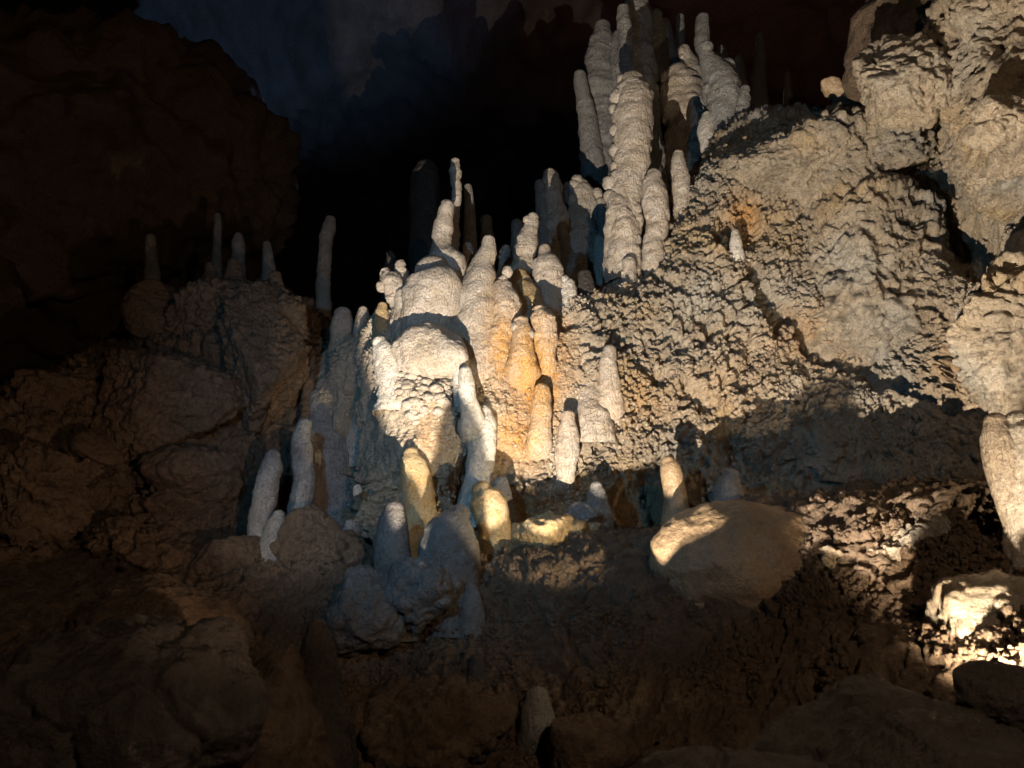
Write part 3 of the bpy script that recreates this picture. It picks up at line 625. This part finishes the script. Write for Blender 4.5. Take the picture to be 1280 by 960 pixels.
# ---- foot of the slope, out of the light
stal('grey rounded stump low in the middle of the brown slope', 'grey', [(673,915,22),(672,890,20),(672,872,14)], None, group=G_DARK, rough=.3, dz=-.03)
stal('blurred dark cone near the visitor path, left of the two', 'dark', [(400,930,36),(398,860,27),(397,810,20),(396,785,12)], 2.6, group=G_DARK, sink=.3, rough=.5)
stal('blurred dark spike near the visitor path, right of the cone', 'dark', [(602,900,20),(598,850,17),(596,840,13),(596,826,9)], 3.1, group=G_DARK, sink=.3, rough=.5)


# ------------------------------------------------------------------ boulders and mounds
G_RS = 'boulders of the right-hand slope'
G_LS = 'boulders of the dim left-hand slope'
G_FG = 'dark rocks close to the visitor path'
rock('large cracked boulder bulging from the middle of the right-hand slope', 'wall', (1085, 370, 5.15), (130, 125), r_crag, 1.0, 22, seed=12, rot=-.4, group=G_RS, depth=.75)
rock('long jagged rock rib at the upper edge of the right-hand slope', 'wall', (1010, 215, 5.35), (115, 55), r_crag, 0.9, 16, seed=5, rot=.15, group=G_RS)
rock('rounded grey boulder hanging at the top above the dark cleft', 'wall', (1114, 104, 4.1), (54, 44), r_crag, 0.7, 12, .07, seed=6, rot=-.5, group=G_RS, lump=.25)
rock('smooth dim rock face running up from the hanging grey boulder', 'brown', (1165, 55, 4.75), (95, 75), r_soft, 0.5, 12, seed=16, rot=.5, group=G_RS)
rock('big angular overhanging block at the upper right edge', 'wall', (1310, 120, 4.0), (190, 135), r_crag, 1.2, 15, .05, seed=23, rot=-.8, group=G_RS, depth=1.0, lump=.3)
rock('wedge-shaped rock jutting from the face of the overhanging block', 'wall', (1248, 150, 3.42), (30, 24), r_crag, .5, 9, .08, seed=8, rot=.3, group=G_RS)
rock('craggy block with a rounded top at the right edge, mid height', 'wall', (1272, 430, 3.6), (84, 100), r_crag, 1.1, 16, .06, seed=31, rot=.2, group=G_RS, depth=1.0, lump=.3)
rock('leaf-shaped brown rock chip on the dark skyline', 'tan', (1046, 112, 5.2), (19, 9), r_soft, .1, 8, seed=4, rot=-.45, group=G_RS, name='rock_chip', cat='rock')
rock('low hummock of crusted rock above the shadowed ledge', 'wall', (1060, 565, 4.42), (95, 46), r_popcorn, .9, 14, seed=44, group=G_RS)
rock('smooth tan flowstone bulge beneath the ledge', 'tan', (962, 722, 3.42), (126, 68), r_soft, .7, 0, .6, seed=51, rot=-.2, name='flowstone_bulge', cat='flowstone', depth=.8, lump=.6)
rock('pale rounded lobe at the lower left of the tan bulge', 'tan', (882, 756, 3.38), (48, 36), r_soft, .15, 0, .6, seed=52, name='flowstone_lobe', cat='flowstone', lump=.6)
rock('dazzling crusted rock lit from close by at the lower right', 'wall', (1250, 785, 2.42), (72, 55), r_nubbly, .7, 12, seed=61, rot=-.5, group=G_RS)
rock('low cracked tan rib between the bulge and the dazzling rock', 'wall', (1120, 745, 3.02), (95, 50), r_crag, .9, 14, seed=62, rot=-.3, group=G_RS, depth=.6)
rock('flaky rock ridge under the huge white stalagmite', 'wall', (1170, 668, 3.08), (110, 24), r_rough, .8, 14, seed=63, rot=.3, group=G_RS)

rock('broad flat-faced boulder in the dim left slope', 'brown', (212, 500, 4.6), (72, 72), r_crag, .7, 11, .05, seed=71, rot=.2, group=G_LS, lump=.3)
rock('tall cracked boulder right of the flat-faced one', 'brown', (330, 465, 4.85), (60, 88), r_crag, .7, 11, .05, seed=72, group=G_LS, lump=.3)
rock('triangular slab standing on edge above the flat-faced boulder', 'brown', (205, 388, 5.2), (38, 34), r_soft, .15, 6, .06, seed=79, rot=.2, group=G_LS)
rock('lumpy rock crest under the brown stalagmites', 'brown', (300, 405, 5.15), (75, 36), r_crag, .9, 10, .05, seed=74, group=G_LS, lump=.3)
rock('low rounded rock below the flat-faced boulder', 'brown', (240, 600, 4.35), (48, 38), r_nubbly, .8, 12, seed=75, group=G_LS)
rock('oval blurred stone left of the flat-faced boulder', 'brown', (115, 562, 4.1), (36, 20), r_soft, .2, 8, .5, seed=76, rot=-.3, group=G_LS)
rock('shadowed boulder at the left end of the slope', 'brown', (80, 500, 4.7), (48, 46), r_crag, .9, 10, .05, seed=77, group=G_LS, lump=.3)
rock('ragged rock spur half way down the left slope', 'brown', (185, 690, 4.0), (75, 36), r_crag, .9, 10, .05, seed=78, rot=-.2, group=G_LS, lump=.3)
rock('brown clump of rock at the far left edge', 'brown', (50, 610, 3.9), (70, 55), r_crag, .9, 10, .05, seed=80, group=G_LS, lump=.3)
rock('crumbly brown mound carrying the white-lit and wavy stalagmites', 'brown', (398, 700, 3.95), (56, 46), r_nubbly, .9, 12, seed=81, rot=-.3, name='rock_mound', cat='rock')
rock('low rocky base left of the white-lit stalagmite', 'brown', (300, 715, 3.9), (56, 34), r_rock, .9, 12, seed=82, name='rock_mound', cat='rock')
rock('teal-lit crust of coral-like nubs below the shaded blue-lit stalagmite', 'shade_grey', (450, 772, 3.35), (42, 44), r_nubbly, 1.1, 12, .4, seed=83, rot=-.3, name='rock_mound', cat='rock')
rock('lumpy rock heap between the shaded blue-lit stalagmite and the dark cone', 'shade_grey', (520, 745, 3.4), (36, 32), r_nubbly, 1.0, 12, .4, seed=84, name='rock_mound', cat='rock')
rock('round pebble on the shadowed floor near the shaded blue-lit stalagmite', 'grey', (437, 664, 4.0), (12, 12), r_soft, .05, 8, .5, seed=85, name='stone', cat='stone')
rock('small pale stone at the mouth of the dark gap', 'white', (447, 614, 4.3), (7, 7), r_soft, .03, 8, .5, seed=86, name='stone', cat='stone')
rock('wedge of stone on the bright shelf beside the squat pale cone', 'grey', (732, 645, 4.0), (20, 15), r_soft, .08, 7, .1, seed=87, name='stone', cat='stone')
rock('bright ochre shelf of crusted calcite behind the ledge', 'orange', (690, 674, 3.98), (66, 24), r_nubbly, .7, 12, .4, seed=88, rot=.08, name='calcite_shelf', cat='calcite shelf')

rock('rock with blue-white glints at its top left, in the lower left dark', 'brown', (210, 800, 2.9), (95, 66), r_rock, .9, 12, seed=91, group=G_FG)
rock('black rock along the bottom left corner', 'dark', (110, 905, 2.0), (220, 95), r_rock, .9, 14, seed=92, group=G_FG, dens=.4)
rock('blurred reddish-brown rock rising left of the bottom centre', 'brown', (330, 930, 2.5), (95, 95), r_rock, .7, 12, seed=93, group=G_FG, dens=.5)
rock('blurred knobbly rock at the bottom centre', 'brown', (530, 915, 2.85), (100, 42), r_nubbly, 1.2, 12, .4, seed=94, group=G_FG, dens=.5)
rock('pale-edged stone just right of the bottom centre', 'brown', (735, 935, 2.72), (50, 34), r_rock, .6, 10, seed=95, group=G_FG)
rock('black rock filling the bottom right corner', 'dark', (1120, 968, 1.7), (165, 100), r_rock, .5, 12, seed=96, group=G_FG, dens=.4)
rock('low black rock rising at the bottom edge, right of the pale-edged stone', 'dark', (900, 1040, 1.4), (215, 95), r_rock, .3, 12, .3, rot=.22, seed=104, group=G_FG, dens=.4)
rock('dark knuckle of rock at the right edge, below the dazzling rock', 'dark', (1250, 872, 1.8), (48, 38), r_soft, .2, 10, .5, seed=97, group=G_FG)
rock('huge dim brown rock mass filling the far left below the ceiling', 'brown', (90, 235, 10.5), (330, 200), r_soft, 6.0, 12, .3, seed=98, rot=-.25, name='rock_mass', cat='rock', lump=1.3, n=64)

# ---- unseen mounds added below the frame to shade the ledge and front stumps
def light_blocker(c, half, seed, n):
    D, Q = ball_mesh(n); v = np.array(c) + D * np.array(half)
    v = v + D * (0.06 * half[0] ** .5 * fbm((v * 11 + seed).astype(np.float32), 3))[:, None]
    tag(link('light_blocker_rock', make_mesh('light_blocker_rock', v, Q, M['brown'])), kind='structure')
light_blocker((0.45, 2.24, 0.512), (1.6, .16, .42), 1, 60)
light_blocker((0.45, 2.24, 0.566), (.80, .14, .44), 4, 44)
light_blocker((0.15, 2.24, 0.63), (.18, .10, .40), 6, 20)
light_blocker((-0.247, 2.20, 0.715), (.045, .06, .30), 2, 16)
light_blocker((-0.300, 2.20, 0.69), (.045, .06, .245), 5, 16)
light_blocker((-0.366, 2.20, 0.70), (.040, .06, .30), 3, 16)


# ---- flowstone dome with rounded nodules as parts
dome = rock('domed flowstone ledge fringed with rounded nodules', 'cream', (540, 440, 4.5), (50, 32), r_drape, .6, 8, .5, lump=.5, seed=101, name='flowstone_dome', cat='flowstone')
r = np.random.default_rng(11)
for i in range(190):
    x = r.uniform(494, 584); y = 455 + 75 * r.random() ** 1.3
    if y > 515 - abs(x - 525) * .6 + 22 * r.random(): continue
    sz = r.uniform(2.6, 7.2)
    d = ground(x, y)
    o = knob(dome, P(x, y, d + sz * .2 * d / FPX), sz * d / FPX, 'cream', np.array(dome.location), 'nodule', (1.2, 1, .8))

# ---- coral-like crust on the slope: too many nubs to count
def crust(name, G, Nn, count, mask, rmin, rmax, mat, seed, fine=0):
    g = np.random.default_rng(seed)
    v = G.reshape(-1, 3); nn = Nn.reshape(-1, 3); px, py, z = project(v)
    wgt = mask(px, py, v); idx = g.choice(len(v), size=count, p=wgt / wgt.sum())
    t = (1 + 5 ** .5) / 2
    iv = np.array([(-1,t,0),(1,t,0),(-1,-t,0),(1,-t,0),(0,-1,t),(0,1,t),(0,-1,-t),(0,1,-t),(t,0,-1),(t,0,1),(-t,0,-1),(-t,0,1)]) / math.sqrt(1 + t * t)
    it = [(0,11,5),(0,5,1),(0,1,7),(0,7,10),(0,10,11),(1,5,9),(5,11,4),(11,10,2),(10,7,6),(7,1,8),(3,9,4),(3,4,2),(3,2,6),(3,6,8),(3,8,9),(4,9,5),(2,4,11),(6,2,10),(8,6,7),(9,8,1)]
    V = [tuple(x) for x in iv]; F = []; cache = {}
    def mid(a, b):
        k = (min(a, b), max(a, b))
        if k not in cache:
            m = (np.array(V[a]) + np.array(V[b])); m /= np.linalg.norm(m); V.append(tuple(m)); cache[k] = len(V) - 1
        return cache[k]
    for a, b, c in it:
        x, y, zz = mid(a, b), mid(b, c), mid(c, a); F += [(a, x, zz), (b, y, x), (c, zz, y), (x, y, zz)]
    if fine: V = V[:12]; F = it
    V = np.array(V); F = np.array(F)
    rad = g.uniform(rmin, rmax, count) ** 1.0
    sc = g.uniform(.7, 1.4, (count, 3)) * rad[:, None]
    jit = 1 + g.uniform(-.28, .28, (count, len(V)))
    P3 = v[idx] + nn[idx] * (rad * g.uniform(0.1, .8, count))[:, None]
    allv = P3[:, None, :] + V[None] * sc[:, None, :] * jit[..., None]
    allf = F[None] + (np.arange(count) * len(V))[:, None, None]
    o = link(name, make_mesh(name, allv.reshape(-1, 3), allf.reshape(-1, 3), M[mat], attrs={'stain': np.repeat(wall_stain(v[idx]) * .8, len(V))}))
    return tag(o, kind='stuff')
def m1(px, py, v):
    L = sstep(745, 790, px + 15 * np.sin(py * .1)) + sstep(570, 600, py) * sstep(640, 660, px)
    return np.clip(L, 0, 1) * (px < 1330) * (py < 670) * (py > 150) * np.clip(0.15 + sstep(-.2, .4, perlin((v * 3.3).astype(np.float32))), 0, 1) * np.where(px > 1000, .35, 1)
crust('coral_crust', WG, WN, 2600, m1, .007, .018, 'wall', 1)
crust('coral_grit', WG, WN, 15000, m1, .003, .009, 'wall', 3, 1)
def near_feet(px, py, v):
    wt = np.zeros(len(v))
    for o, rb in BASES:
        d2 = ((v - o) ** 2).sum(1)
        wt += np.exp(-d2 / (2 * (1.5 * rb) ** 2)) * (d2 > (0.9 * rb) ** 2) / (rb * rb)
    return np.minimum(wt, np.percentile(wt[wt > 1], 90)) * (wt > 1)
crust('calcite_crumbs', WG, WN, 2600, near_feet, .004, .012, 'cream', 4, 1)
crust('ledge_crumbs', FG, FN, 1600, near_feet, .004, .012, 'brown', 5, 1)
def m2(px, py, v):
    return (px > 380) * (px < 1330) * (py > 560) * (py < 1000) * np.clip(sstep(-.1, .5, perlin((v * 4).astype(np.float32))), 0, 1) * np.where(px > 980, 2.0, 0.4)
crust('rubble_grit', FG, FN, 5000, m2, .003, .010, 'brown', 6, 1)
crust('rubble_crust', FG, FN, 700, m2, .005, .016, 'brown', 2)
